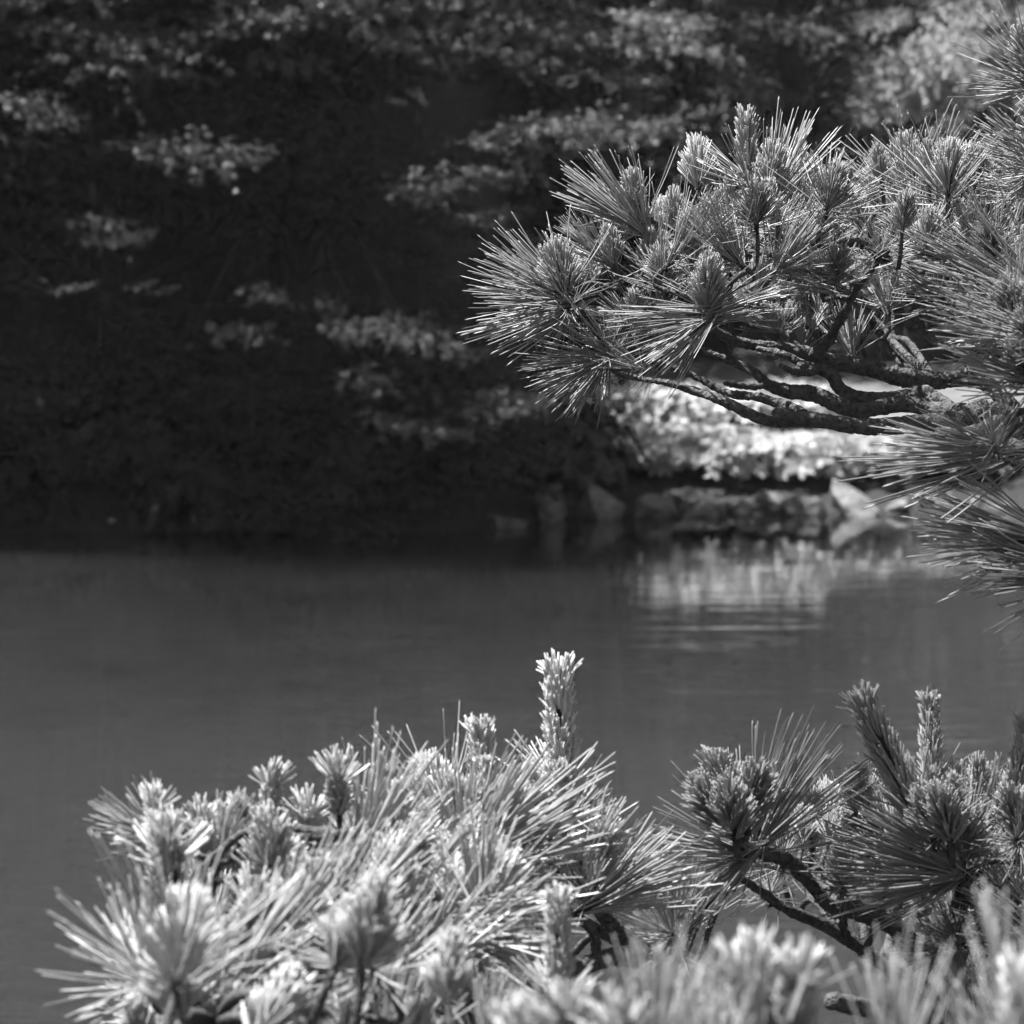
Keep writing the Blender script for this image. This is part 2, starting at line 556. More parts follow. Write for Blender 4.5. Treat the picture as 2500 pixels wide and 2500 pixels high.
# ---------------------------------------------- the overhanging pine, upper right
t0 = P(3250, 1150, 4.25)
p1 = Pine((t0.x, t0.y, ground_z(t0.x, t0.y)), 'pine with long gnarled branches reaching in from the upper right, in sharp focus')
p1.limb([(t0.x + 0.05, t0.y, 0.75, 0.10), (t0.x - 0.02, t0.y, 1.4, 0.085), (t0.x, t0.y + 0.03, 2.2, 0.075), (t0.x - 0.12, t0.y, 2.7, 0.06), (t0.x - 0.10, t0.y, 3.2, 0.04), (t0.x - 0.02, t0.y, 3.6, 0.02)], 'trunk', 26, 0.02, 0.14, 0.006)
p1.samples = []
p1.branch([(3220, 1190, 4.25, 110), (2900, 1130, 4.2, 95), (2640, 1080, 4.1, 84), (2470, 1030, 4.05, 74), (2400, 1010, 4.03, 62), (2321, 1032, 4.02, 52), (2238, 1036, 4.0, 44), (2114, 1042, 4.0, 40), (2031, 1031, 3.99, 37), (1957, 1022, 3.98, 36), (1886, 1030, 3.98, 30), (1824, 1008, 3.98, 27), (1762, 977, 3.98, 24), (1700, 956, 4.0, 20), (1630, 935, 4.0, 16), (1560, 924, 4.02, 13), (1510, 910, 4.02, 12), (1468, 888, 4.03, 10)])
p1.branch([(1962, 1012, 3.985, 30), (1925, 992, 4.0, 25), (1886, 980, 4.02, 22), (1845, 968, 4.02, 21), (1783, 962, 4.05, 19), (1735, 940, 4.06, 17), (1690, 915, 4.07, 17), (1640, 895, 4.08, 17), (1570, 872, 4.08, 19), (1498, 842, 4.07, 22), (1455, 806, 4.06, 24), (1424, 770, 4.05, 24), (1385, 732, 4.05, 20)])
p1.branch([(2350, 1012, 4.05, 58), (2280, 1000, 4.08, 44), (2217, 985, 4.09, 42), (2155, 992, 4.1, 40), (2093, 1003, 4.1, 37), (2045, 988, 4.1, 37), (1990, 963, 4.1, 37), (1928, 955, 4.1, 33), (1878, 942, 4.1, 28), (1850, 915, 4.1, 24), (1816, 894, 4.11, 20), (1762, 874, 4.12, 17), (1700, 850, 4.13, 13)])
p1.branch([(2330, 1008, 4.09, 46), (2275, 972, 4.12, 42), (2250, 960, 4.13, 40), (2197, 971, 4.14, 34), (2114, 974, 4.14, 34), (2052, 951, 4.15, 30), (2030, 915, 4.15, 30), (2000, 902, 4.14, 26), (1965, 893, 4.12, 23), (1930, 872, 4.12, 20), (1897, 860, 4.13, 16), (1850, 850, 4.15, 12)])
p1.branch([(2470, 1000, 4.2, 46), (2420, 945, 4.22, 40), (2362, 925, 4.22, 36), (2280, 930, 4.22, 42), (2197, 921, 4.2, 46), (2135, 902, 4.2, 42), (2073, 889, 4.19, 42), (2010, 880, 4.18, 44), (1957, 861, 4.17, 36), (1907, 848, 4.17, 26), (1845, 843, 4.16, 25), (1795, 832, 4.14, 25), (1745, 808, 4.08, 24), (1728, 775, 3.97, 20)])
p1.branch([(1985, 872, 4.17, 34), (2005, 850, 4.15, 28), (2027, 826, 4.14, 26), (2042, 798, 4.12, 22), (2052, 780, 4.1, 24), (2077, 733, 4.08, 20), (2100, 690, 4.06, 18), (2148, 636, 4.05, 18)])
p1.branch([(1952, 858, 4.17, 24), (1935, 825, 4.18, 20), (1920, 796, 4.2, 18), (1911, 780, 4.2, 12)])
p1.branch([(1793, 828, 4.14, 15), (1786, 795, 4.12, 12), (1787, 755, 4.1, 10)])
p1.branch([(1876, 940, 4.1, 18), (1840, 944, 4.06, 15), (1800, 942, 4.04, 14), (1768, 935, 4.02, 10)])
p1.branch([(1985, 905, 4.13, 22), (1955, 908, 4.08, 19), (1930, 903, 4.05, 18), (1905, 892, 4.04, 9)])
# cut stubs and knots
p1.branch([(1968, 896, 4.125, 22), (1957, 892, 4.09, 22), (1952, 897, 4.07, 20)])
p1.branch([(2440, 1030, 4.03, 50), (2370, 1062, 3.98, 44), (2300, 1066, 3.95, 40), (2296, 1066, 3.945, 30)])
p1.branch([(1925, 1020, 3.97, 34), (1905, 1012, 3.945, 34), (1897, 1010, 3.93, 26)])
# upper boughs that carry the crown, mostly behind the needles
p1.branch([(3240, 640, 4.25, 70), (2900, 700, 4.25, 56), (2600, 690, 4.25, 46), (2400, 640, 4.2, 40), (2250, 610, 4.15, 32), (2120, 590, 4.15, 26), (1990, 600, 4.17, 22), (1860, 620, 4.18, 20), (1740, 600, 4.18, 17), (1640, 560, 4.15, 14), (1550, 520, 4.1, 11)])
p1.branch([(2450, 655, 4.22, 28), (2400, 560, 4.2, 22), (2330, 490, 4.1, 18)])
p1.branch([(3260, 420, 4.1, 50), (2900, 420, 4.05, 36), (2640, 380, 4.0, 26), (2560, 240, 4.0, 18)])
p1.branch([(2800, 930, 3.9, 46), (2640, 830, 3.6, 34), (2560, 770, 3.5, 24)])
p1.branch([(2800, 1130, 4.0, 40), (2640, 1140, 3.7, 30), (2480, 1130, 3.55, 22), (2440, 1090, 3.5, 16)])
p1.branch([(2640, 1140, 3.7, 26), (2600, 1260, 3.55, 20), (2520, 1310, 3.5, 14)])

for row in [
    ('brush', 1383, 728, 1347, 585, 4.05, -.03), ('sweep', 1388, 735, 1165, 700, 4.05, -.02), ('sweep', 1392, 742, 1165, 815, 4.04, -.02), ('fan', 1385, 725, 1215, 620, 4.07, .0), ('star', 1395, 745, 1300, 800, 4.03, -.03), ('tip', 1440, 700, 1425, 600, 4.15, .02),
    ('tip', 1540, 515, 1547, 405, 4.10, .0), ('star', 1530, 530, 1440, 470, 4.12, .02), ('tip', 1600, 560, 1630, 470, 4.2, .02),
    ('tip', 1705, 465, 1715, 322, 4.20, .02), ('column', 1829, 445, 1822, 252, 4.15, .0), ('tip', 1872, 475, 1893, 335, 4.12, .0),
    ('fan', 1880, 500, 1965, 300, 4.14, .02), ('brush', 1847, 555, 1850, 440, 4.00, -.03), ('column', 1690, 655, 1678, 512, 4.02, -.02),
    ('tip', 1728, 765, 1722, 615, 3.95, -.03), ('sweep', 1728, 772, 1500, 770, 3.95, -.03), ('sweep', 1728, 772, 1900, 700, 3.95, -.03), ('column', 1745, 740, 1740, 590, 3.97, .0), 
    ('brush', 2017, 520, 2046, 391, 4.00, -.02), ('tip', 2202, 565, 2213, 460, 3.95, -.02), ('tip', 2151, 440, 2142, 348, 4.15, .0),
    ('brush', 2314, 485, 2326, 333, 4.05, .0), ('tip', 2271, 440, 2268, 337, 4.20, .0), ('brush', 2040, 690, 2042, 594, 4.04, -.04),
    ('star', 2148, 632, 2160, 520, 4.05, -.02), ('sweep', 2040, 700, 1900, 640, 4.03, -.03), ('tip', 2005, 700, 1990, 610, 4.06, -.02), ('tip', 1950, 480, 1985, 395, 4.2, .02),
    ('brush', 2545, 195, 2478, 55, 4.00, -.02), ('star', 2540, 215, 2420, 235, 4.0, -.03), ('fan', 2560, 400, 2390, 330, 4.02, .0),
    ('star', 2540, 420, 2430, 420, 4.0, -.02), ('brush', 2520, 470, 2470, 370, 4.1, .0), ('brush', 2440, 560, 2400, 450, 4.15, .0),
    ('fan', 1476, 876, 1300, 905, 4.03, -.03), ('fan', 1470, 880, 1365, 975, 4.03, -.04), ('star', 1490, 868, 1430, 800, 4.05, .0),
     ('sweep', 1722, 785, 1590, 900, 3.93, -.04), ('star', 1600, 880, 1560, 800, 4.1, .02),
    ('brush', 1900, 812, 1892, 745, 4.2, .02), ('fan', 2077, 853, 2060, 740, 4.2, .02), 
    ('brush', 1787, 770, 1800, 690, 4.1, .0), ('star', 2000, 780, 1990, 700, 4.25, .02), ('fan', 1955, 850, 1965, 740, 4.22, .03),
    ('brush', 2085, 720, 2110, 620, 4.1, .0), ('star', 1620, 760, 1590, 670, 4.15, .0),
    ('fan', 1480, 640, 1375, 545, 4.10, .0), ('tip', 1500, 645, 1490, 540, 4.06, .0), ('brush', 1590, 665, 1585, 560, 4.1, .0), ('brush', 1625, 705, 1600, 600, 4.04, -.02), ('fan', 1560, 560, 1400, 425, 4.1, .0),
    ('tip', 1650, 560, 1640, 450, 4.15, .0), ('tip', 1780, 640, 1790, 530, 4.05, .0), ('brush', 1930, 620, 1940, 510, 4.1, .0), ('brush', 1965, 560, 1950, 450, 4.15, .0), ('tip', 2100, 560, 2090, 450, 4.1, .0),
    ('fan', 1560, 800, 1420, 745, 4.08, .0), ('brush', 1560, 795, 1550, 700, 4.12, .0), ('brush', 1850, 725, 1860, 620, 4.1, .0), ('brush', 2260, 605, 2270, 500, 4.0, .0), ('fan', 1640, 640, 1760, 500, 4.0, -.02), ('fan', 1900, 650, 2010, 500, 4.02, -.02), ('fan', 1800, 640, 1680, 520, 3.98, -.02),
    ('column', 1900, 560, 1880, 430, 4.05, .0), ('fan', 1560, 900, 1440, 860, 4.04, -.02), ('brush', 2380, 600, 2360, 490, 4.1, .0),
    # nearer, softer shoots at the right edge
    ('sweep', 2500, 700, 2250, 600, 3.55, -.05), ('sweep', 2560, 790, 2290, 730, 3.5, -.03), ('sweep', 2560, 830, 2300, 810, 3.45, -.03),
    ('brush', 2480, 790, 2440, 690, 3.5, -.05), ('brush', 2560, 860, 2490, 760, 3.45, -.05), ('brush', 2430, 640, 2400, 540, 3.6, -.04),
    ('sweep', 2560, 930, 2330, 870, 3.45, -.03), ('brush', 2520, 930, 2470, 840, 3.45, -.05), ('star', 2500, 680, 2420, 600, 3.65, .0),
    ('sweep', 2450, 1110, 2140, 1160, 3.5, -.05), ('sweep', 2440, 1100, 2200, 1080, 3.5, -.02), ('star', 2430, 1100, 2400, 1010, 3.48, -.02),
    ('sweep', 2520, 1310, 2270, 1235, 3.5, -.04), ('sweep', 2540, 1330, 2270, 1290, 3.48, -.03),
    ('sweep', 2580, 1380, 2380, 1330, 3.48, -.03), ('sweep', 2620, 1420, 2400, 1400, 3.45, -.03),
]:
    p1.tuft(*row)


def in_upper(x, y):
    top = 700 if x < 1420 else 640 - (x - 1420) * 1.0 if x < 1560 else 500 if x < 1650 else 470
    return y > top and y < 640 + (x - 1380) * 0.45 and y < 850


p1.fill(30, (1430, 480, 2300, 800), (4.25, 4.65), ['brush', 'tip', 'tip'], (0.055, 0.075), (-0.7, 0.7), ok=in_upper)
p1.fill(24, (2150, 470, 2560, 800), (4.15, 4.7), ['brush', 'tip', 'fan'], (0.06, 0.08), (-0.9, 0.5))
p1.fill(4, (2450, 300, 2600, 520), (4.1, 4.6), ['brush', 'star'], (0.06, 0.08), (-1.2, 0.1), ok=lambda x, y: x > 2500)

p1.limb([(1.0, 4.25, 3.3, .03), (0.5, 4.1, 3.7, .024), (0.0, 3.9, 3.85, .018), (-0.5, 3.8, 3.9, .01)], 'branch', 14, 0.02)  # unseen bough, added overhead to shade the low pine at the right
for k in range(9):
    c = Vector((random.uniform(-.55, -.10), random.uniform(3.6, 4.0), random.uniform(3.82, 4.0)))
    d_ = c.y * math.cos(PITCH) + (CAM_H - c.z) * math.sin(PITCH)
    v_ = (c.z - CAM_H) * math.cos(PITCH) + c.y * math.sin(PITCH)
    px_, py_ = 1250 + c.x / d_ * FPX, 1250 - v_ / d_ * FPX
    p1.tuft(random.choice(('brush', 'brush', 'star')), px_, py_, px_ + random.uniform(-90, 90), py_ - 170, d_, random.uniform(-.03, .03))

# ---------------------------------------------- lower right pine
t0 = P(2330, 2750, 3.6)
p2 = Pine((t0.x, t0.y, ground_z(t0.x, t0.y)), 'low pine at the lower right with bare forked twigs and two tall candles')
p2.limb([(t0.x, t0.y, 0.75, 0.05), (t0.x + 0.03, t0.y, 1.1, 0.042), (*P(2330, 2560, 3.6), 0.030), (*P(2290, 2440, 3.55), 0.016), (*P(2300, 2370, 3.5), 0.012), (*P(2322, 2299, 3.45), 0.009), (*P(2345, 2200, 3.45), 0.008), (*P(2355, 2140, 3.42), 0.007)], 'trunk', 22, 0.006, 0.16, 0.003)
p2.samples = p2.samples[-26:]
p2.branch([(2330, 2560, 3.6, 60), (2270, 2480, 3.58, 44), (2240, 2445, 3.57, 36), (2205, 2401, 3.56, 33), (2150, 2352, 3.55, 35), (2103, 2316, 3.54, 38), (2047, 2276, 3.53, 40), (1996, 2250, 3.52, 30), (1926, 2222, 3.5, 26), (1861, 2178, 3.48, 24), (1800, 2136, 3.45, 18)])
p2.branch([(2320, 2420, 3.52, 46), (2290, 2360, 3.5, 44), (2229, 2299, 3.5, 44), (2182, 2261, 3.5, 44), (2126, 2236, 3.5, 42), (2066, 2217, 3.5, 42), (2028, 2212, 3.5, 34), (1996, 2180, 3.49, 30), (1959, 2136, 3.47, 34), (1926, 2103, 3.45, 36), (1861, 2080, 3.42, 34), (1815, 2060, 3.4, 26)])
p2.branch([(2062, 2215, 3.5, 26), (2058, 2240, 3.515, 21), (2056, 2272, 3.53, 24)])
p2.branch([(2145, 2245, 3.5, 24), (2128, 2282, 3.52, 20), (2110, 2312, 3.54, 28)])
p2.branch([(2060, 2218, 3.5, 22), (2050, 2195, 3.5, 18), (2056, 2173, 3.5, 14)])
p2.branch([(2345, 2190, 3.45, 24), (2420, 2150, 3.45, 20), (2450, 2090, 3.45, 18), (2490, 2040, 3.45, 14)])
p2.branch([(2350, 2150, 3.43, 18), (2300, 2060, 3.42, 14), (2252, 1996, 3.4, 12)])
p2.branch([(2250, 2500, 3.58, 40), (2150, 2470, 3.4, 42), (2060, 2450, 3.25, 44), (2030, 2446, 3.22, 40)])
for row in [
    ('tip', 1790, 2005, 1742, 1810, 3.38, -.03), ('tip', 1770, 2015, 1690, 1885, 3.36, -.04), ('tip', 1826, 2010, 1850, 1845, 3.36, -.04), ('tip', 1795, 2045, 1770, 1905, 3.33, -.05), ('crown', 1830, 2030, 1885, 1900, 3.42, .0),
    ('fan', 1850, 2060, 1955, 1785, 3.42, .01), ('sweep', 1800, 2075, 1610, 2015, 3.38, -.03), ('sweep', 1835, 2085, 1700, 2190, 3.38, -.04),
    ('candle', 2240, 1990, 2082, 1690, 3.4, .0), ('candle', 2275, 1920, 2266, 1693, 3.45, .02), ('candle', 2480, 1960, 2500, 1745, 3.45, .0),
    ('column', 2300, 2030, 2330, 1880, 3.38, -.03), ('tip', 2280, 2050, 2245, 1905, 3.38, -.03), ('tip', 2320, 2060, 2295, 1900, 3.36, -.03),
    ('column', 2385, 1990, 2385, 1835, 3.5, .0), ('tip', 2089, 1985, 2092, 1856, 3.5, .0), ('column', 2120, 1990, 2110, 1880, 3.55, .02),
    ('star', 2327, 2300, 2330, 2190, 3.44, -.03), ('sweep', 2330, 2310, 2350, 2480, 3.44, -.03), ('star', 2330, 2310, 2260, 2360, 3.42, -.04),
    ('sweep', 2320, 2130, 2040, 2100, 3.42, -.03), ('sweep', 2330, 2110, 2060, 2010, 3.42, -.02), ('sweep', 2310, 2150, 2080, 2200, 3.42, -.03),
    ('star', 2350, 2140, 2350, 2030, 3.4, -.03), ('tip', 2350, 2110, 2370, 1960, 3.4, -.04), ('sweep', 2360, 2120, 2440, 1890, 3.42, .0),
    ('tip', 2056, 2173, 2060, 2040, 3.5, .0), ('tip', 2150, 2230, 2170, 2120, 3.55, .0), ('star', 2060, 2170, 2020, 2090, 3.48, -.02),
    ('sweep', 1650, 2280, 1640, 2110, 3.4, -.02), ('sweep', 1660, 2280, 1740, 2130, 3.4, -.02), ('star', 1650, 2290, 1600, 2220, 3.38, -.03),
    ('tip', 2490, 2040, 2450, 1900, 3.4, -.02), ('tip', 2500, 2060, 2520, 1910, 3.4, -.02), ('star', 2490, 2060, 2430, 1990, 3.38, -.03),
    ('fan', 2480, 2180, 2400, 2010, 3.42, .0), ('star', 2480, 2220, 2420, 2160, 3.4, -.03), ('sweep', 2540, 2260, 2360, 2190, 3.38, -.03),
    ('sweep', 2550, 2330, 2380, 2250, 3.36, -.03), ('star', 2420, 2420, 2380, 2330, 3.6, .0), ('star', 2480, 2360, 2450, 2290, 3.6, .0),
    ('star', 1880, 2190, 1890, 2120, 3.5, .0), ('tip', 1960, 2060, 1970, 1960, 3.55, .02), ('tip', 2020, 2060, 2040, 1960, 3.6, .02),
]:
    p2.tuft(*row)
p2.fill(14, (1900, 2000, 2480, 2130), (3.55, 3.85), ['tip', 'tip', 'brush', 'star'], (0.055, 0.07), (-0.6, 0.6))
p2.fill(7, (2380, 2250, 2560, 2480), (3.6, 3.9), ['star', 'tip'], (0.05, 0.065), (-0.7, 0.7))

# ---------------------------------------------- lower left pine, bright and nearer
t0 = P(900, 3000, 2.9)
p3 = Pine((t0.x, t0.y, ground_z(t0.x, t0.y)), 'bright pine bough rising from the bottom left, with one tall candle against the water', True)
p3.limb([(t0.x, t0.y, 0.75, 0.05), (t0.x + 0.02, t0.y, 1.15, 0.04), (*P(950, 2700, 2.9), 0.03), (*P(1000, 2560, 2.95), 0.022), (*P(1150, 2500, 3.05), 0.018), (*P(1330, 2440, 3.2), 0.016)], 'trunk', 22, 0.008, 0.16, 0.003)
p3.samples = p3.samples[-24:]
p3.branch([(1160, 2500, 3.05, 60), (1330, 2400, 3.2, 50), (1480, 2340, 3.3, 44), (1560, 2330, 3.35, 50), (1530, 2290, 3.35, 46), (1480, 2240, 3.35, 40), (1440, 2190, 3.35, 32), (1400, 2120, 3.35, 22), (1375, 2000, 3.35, 16), (1368, 1900, 3.35, 12)])
p3.branch([(1640, 2330, 3.35, 34), (1590, 2325, 3.36, 40), (1540, 2310, 3.36, 44), (1470, 2270, 3.36, 38)])
p3.branch([(1000, 2560, 2.95, 44), (1080, 2420, 3.0, 34), (1100, 2280, 3.05, 24), (1130, 2130, 3.1, 18)])
p3.branch([(950, 2640, 2.9, 44), (860, 2450, 2.8, 34), (830, 2250, 2.8, 24), (829, 2040, 2.85, 16)])
p3.branch([(930, 2660, 2.85, 44), (700, 2480, 2.65, 36), (640, 2330, 2.65, 26), (655, 2150, 2.7, 18)])
p3.branch([(920, 2680, 2.8, 44), (620, 2560, 2.5, 36), (470, 2430, 2.5, 28), (425, 2250, 2.55, 20), (380, 2080, 2.6, 14)])
for row in [
    ('candle', 1370, 1920, 1363, 1600, 3.35, .0), ('column', 1375, 2010, 1366, 1850, 3.33, -.02), ('candle', 1196, 2030, 1168, 1752, 3.25, .0), ('column', 1192, 1990, 1186, 1840, 3.22, .0),
    ('crown', 1100, 2050, 1090, 1892, 3.15, -.02), ('tip', 1135, 2010, 1150, 1900, 3.2, .0), ('tip', 1305, 1985, 1298, 1855, 3.3, .0), ('crown', 1456, 2115, 1480, 1990, 3.3, -.02),
    ('star', 1142, 2101, 1140, 1980, 3.1, -.02), ('sweep', 1142, 2101, 1390, 1900, 3.08, -.04), ('sweep', 1150, 2110, 1380, 2000, 3.08, -.04), ('fan', 1150, 2100, 1290, 1880, 3.1, -.02), ('fan', 1130, 2110, 1030, 1900, 3.1, .0),
    ('tip', 1400, 2120, 1420, 2010, 3.3, .0), ('star', 1440, 2190, 1500, 2090, 3.3, -.02), ('sweep', 1450, 2200, 1610, 2060, 3.3, -.02), ('sweep', 1470, 2200, 1700, 2100, 3.28, -.03), ('fan', 1420, 2140, 1500, 1960, 3.3, .0),
    ('crown', 659, 1985, 659, 1860, 2.85, .0), ('crown', 829, 1985, 829, 1845, 2.85, -.02), ('crown', 600, 2060, 572, 1940, 2.8, -.02), ('tip', 657, 2150, 665, 1960, 2.65, -.03), ('star', 860, 2060, 850, 1950, 2.9, .0),
    ('sweep', 900, 2080, 950, 1800, 2.9, -.02), ('sweep', 880, 2100, 1020, 1850, 2.85, -.02), ('tip', 920, 2060, 905, 1950, 3.0, .0),
    ('crown', 380, 2040, 375, 1915, 2.7, .0), ('fan', 385, 2040, 250, 1980, 2.7, -.02), ('crown', 420, 2230, 398, 2000, 2.5, -.02), ('crown', 425, 2130, 400, 1995, 2.48, -.02), ('crown', 500, 2130, 505, 2010, 2.75, .0),
    ('fan', 540, 2100, 560, 1950, 2.75, .0), ('crown', 615, 2320, 628, 2140, 2.4, -.04), ('crown', 480, 2450, 462, 2235, 2.25, -.04), ('star', 640, 2330, 640, 2200, 2.4, -.03), ('sweep', 640, 2340, 790, 2120, 2.4, -.03),
    ('sweep', 700, 2300, 860, 2040, 2.5, -.02), ('sweep', 760, 2330, 930, 2100, 2.5, -.02), ('sweep', 800, 2300, 1010, 2050, 2.6, -.02), ('tip', 830, 2240, 800, 2090, 2.6, -.02), ('tip', 960, 2250, 980, 2070, 2.8, -.02),
    ('sweep', 460, 2380, 310, 2260, 2.7, .0), ('sweep', 510, 2440, 295, 2360, 2.6, .0), ('sweep', 440, 2490, 265, 2430, 2.7, -.01), ('sweep', 530, 2560, 320, 2490, 2.5, .0), ('crown', 540, 2560, 540, 2400, 2.2, -.03),
    ('tip', 350, 2560, 340, 2420, 2.3, -.02), ('sweep', 780, 2480, 900, 2230, 2.4, -.02), ('sweep', 900, 2480, 1000, 2260, 2.6, -.02), ('star', 960, 2420, 980, 2300, 2.7, .0), ('star', 1080, 2360, 1080, 2240, 3.0, .0),
    ('fan', 1080, 2380, 1180, 2180, 3.0, .0), ('tip', 1230, 2260, 1250, 2130, 3.1, .0), ('star', 1260, 2240, 1290, 2150, 3.2, .0), ('tip', 1310, 2200, 1320, 2090, 3.25, .0), ('sweep', 1050, 2300, 1330, 2270, 2.7, -.02), ('sweep', 1060, 2260, 1330, 2340, 2.7, -.02),
    ('crown', 700, 2560, 720, 2400, 2.2, -.03), ('crown', 840, 2580, 850, 2430, 2.2, -.03), ('fan', 950, 2580, 1060, 2370, 2.3, -.03), ('tip', 1020, 2560, 1010, 2430, 2.3, -.02), ('star', 1150, 2460, 1180, 2360, 2.7, -.02), ('fan', 1180, 2560, 1220, 2380, 2.4, .0),
    ('crown', 760, 2080, 745, 1930, 2.9, .0), ('crown', 960, 2060, 950, 1905, 3.0, .0), ('crown', 500, 2090, 488, 1950, 2.8, .0), ('crown', 1240, 2030, 1245, 1905, 3.2, .0), ('sweep', 980, 2230, 1130, 2010, 2.9, .0), ('sweep', 1000, 2420, 1180, 2190, 2.6, .0), ('sweep', 860, 2420, 1010, 2170, 2.5, .0), ('sweep', 560, 2420, 700, 2170, 2.3, .0),
]:
    p3.tuft(*row[:5], 3.25 - (3.25 - row[5]) * .72, row[6])
p3.fill(16, (480, 2080, 1180, 2460), (2.75, 3.15), ['tip', 'tip', 'brush', 'fan'], (0.055, 0.075), (-0.5, 0.7), ok=lambda x, y: y > 2080 and x > 480)
p3.fill(12, (1050, 1990, 1420, 2220), (3.3, 3.55), ['tip', 'tip', 'brush', 'star'], (0.05, 0.065), (-0.5, 0.6))
p3.fill(9, (330, 2330, 1100, 2560), (2.2, 2.6), ['tip', 'tip', 'brush', 'star'], (0.05, 0.065), (-0.6, 0.6))

# ---------------------------------------------- nearest shoots, far out of focus along the bottom
t0 = P(1900, 3300, 2.0)
p4 = Pine((t0.x, t0.y, ground_z(t0.x, t0.y)), 'nearest pine, only its pale blurred shoot tips showing along the bottom edge', True)
p4.limb([(t0.x, t0.y, 0.75, 0.04), (t0.x, t0.y, 1.2, 0.032), (*P(1850, 2900, 2.0), 0.022), (*P(1700, 2700, 2.0), 0.014), (*P(1500, 2640, 2.05), 0.01)], 'trunk', 20, 0.01, 0.16, 0.003)
p4.samples = p4.samples[-30:]
p4.branch([(1850, 2900, 2.0, 70), (2100, 2720, 1.95, 50), (2300, 2640, 1.95, 40), (2500, 2600, 1.95, 30)])
for row in [
    ('candle', 1363, 2440, 1363, 2165, 2.65, .0), ('crown', 1400, 2640, 1390, 2400, 2.1, -.02), ('sweep', 1600, 2560, 1610, 2280, 2.1, .0), ('sweep', 1630, 2620, 1690, 2330, 2.05, .0), ('crown', 1820, 2540, 1832, 2280, 2.1, -.02),
    ('crown', 1930, 2560, 1955, 2300, 2.1, .0), ('sweep', 1860, 2640, 1820, 2330, 2.05, .0), ('sweep', 2190, 2640, 2215, 2320, 2.1, .0), ('sweep', 2480, 2600, 2410, 2240, 2.05, .0),
    ('crown', 2480, 2600, 2500, 2340, 2.0, .0), ('sweep', 2440, 2680, 2480, 2360, 2.0, .0), ('crown', 1510, 2640, 1500, 2420, 2.05, .0), ('sweep', 1750, 2680, 1730, 2400, 2.0, .0), ('crown', 1290, 2640, 1280, 2440, 2.1, .0), ('sweep', 1340, 2680, 1330, 2420, 2.1, .0),
]:
    p4.tuft(*row[:5], row[5] * (.9 if row[0] != 'candle' else 1), row[6])


# ------------------------------------------------------------------ broadleaf sprays
LEAF2D = np.array([(0, 0), (.20, -.12), (.50, -.46), (.46, -.16), (.80, -.24), (.62, -.04), (1.0, 0.0), (.62, .04), (.80, .24), (.46, .16), (.50, .46), (.20, .12)])
LEAF_F = [(0, i, i + 1) for i in range(1, 11)]


def leaf_block(base, fwd, nrm, size, fold=0.18):
    n_ = len(base)
    fwd = unit(fwd); nrm = unit(nrm - fwd * np.sum(nrm * fwd, 1, keepdims=True)); side = np.cross(nrm, fwd)
    V = (base[:, None] + size[:, None, None] * (LEAF2D[None, :, :1] * fwd[:, None] + LEAF2D[None, :, 1:] * side[:, None]
         + (-fold * np.abs(LEAF2D[None, :, 1:]) - 0.15 * LEAF2D[None, :, :1] ** 2) * nrm[:, None]))
    F = (np.array(LEAF_F)[None] + (np.arange(n_) * 12)[:, None, None]).reshape(-1, 3)
    return V.reshape(-1, 3), F


def spray_mesh(name, leaves, size, width, thick, mat):
    """a flat layered spray, 1 m long, twig along +X"""
    Vs, Fs, mi, off = [], [], [], 0
    rows = [[(0, 0, 0, .007), (.35, .02, .03, .005), (.7, -.02, .02, .003), (1, .0, -.03, .001)]]
    ends = []
    for k in range(9):
        x = 0.12 + 0.09 * k + random.uniform(-.03, .03)
        s = (-1) ** k
        l = width * (1 - 0.65 * abs(x - 0.4)) * random.uniform(.6, 1.1)
        a = (x, 0, .02, .003)
        m = (x + l * .35, s * l * .5, .03 + random.uniform(-thick, thick) * .5, .002)
        e = (x + l * .55, s * l, random.uniform(-thick, thick), .001)
        rows.append([a, m, e]); ends.append((a, m, e))
    for r in rows:
        V, F = tube(r, 4, 0.15)
        Vs.append(V); Fs += [tuple(i + off for i in f) for f in F]; mi += [1] * len(F); off += len(V)
    ends.append((rows[0][1], rows[0][2], rows[0][3]))
    B, D = [], []
    for _ in range(leaves):
        a, m, e = random.choice(ends)
        t = random.uniform(0.1, 1) ** 0.8
        p = np.array(a[:3]) * (1 - t) ** 2 + 2 * np.array(m[:3]) * t * (1 - t) + np.array(e[:3]) * t * t
        B.append(p + rng.normal(0, .022, 3) * (1, 1, .8))
        dd = np.array(e[:3]) - np.array(a[:3])
        D.append(dd / np.linalg.norm(dd) + rng.normal(0, .7, 3) * (1, 1, .3) + np.array((0, 0, -.35)))
    nr = np.array([0, 0, 1.0]) + rng.normal(0, .5, (leaves, 3))
    V, F = leaf_block(np.array(B), np.array(D), nr, rng.uniform(.7, 1.25, leaves) * size)
    Vs.append(V); Fs += [tuple(int(i) + off for i in f) for f in F]; mi += [0] * len(F)
    return mesh(name, np.concatenate(Vs), Fs, [mat, M_TRUNK], mi, smooth=False)


SPRAYS = [spray_mesh('leaf_spray', 220, 0.058, 0.42, 0.12, M_LEAF) for _ in range(6)]
SPRAYS_SHADED = [spray_mesh('leaf_spray', 190, 0.058, 0.42, 0.06, M_LEAF_SHADED) for _ in range(4)]
SPRAYS_LIGHT = [spray_mesh('leaf_spray', 220, 0.062, 0.45, 0.15, M_LEAF_LIGHT) for _ in range(4)]


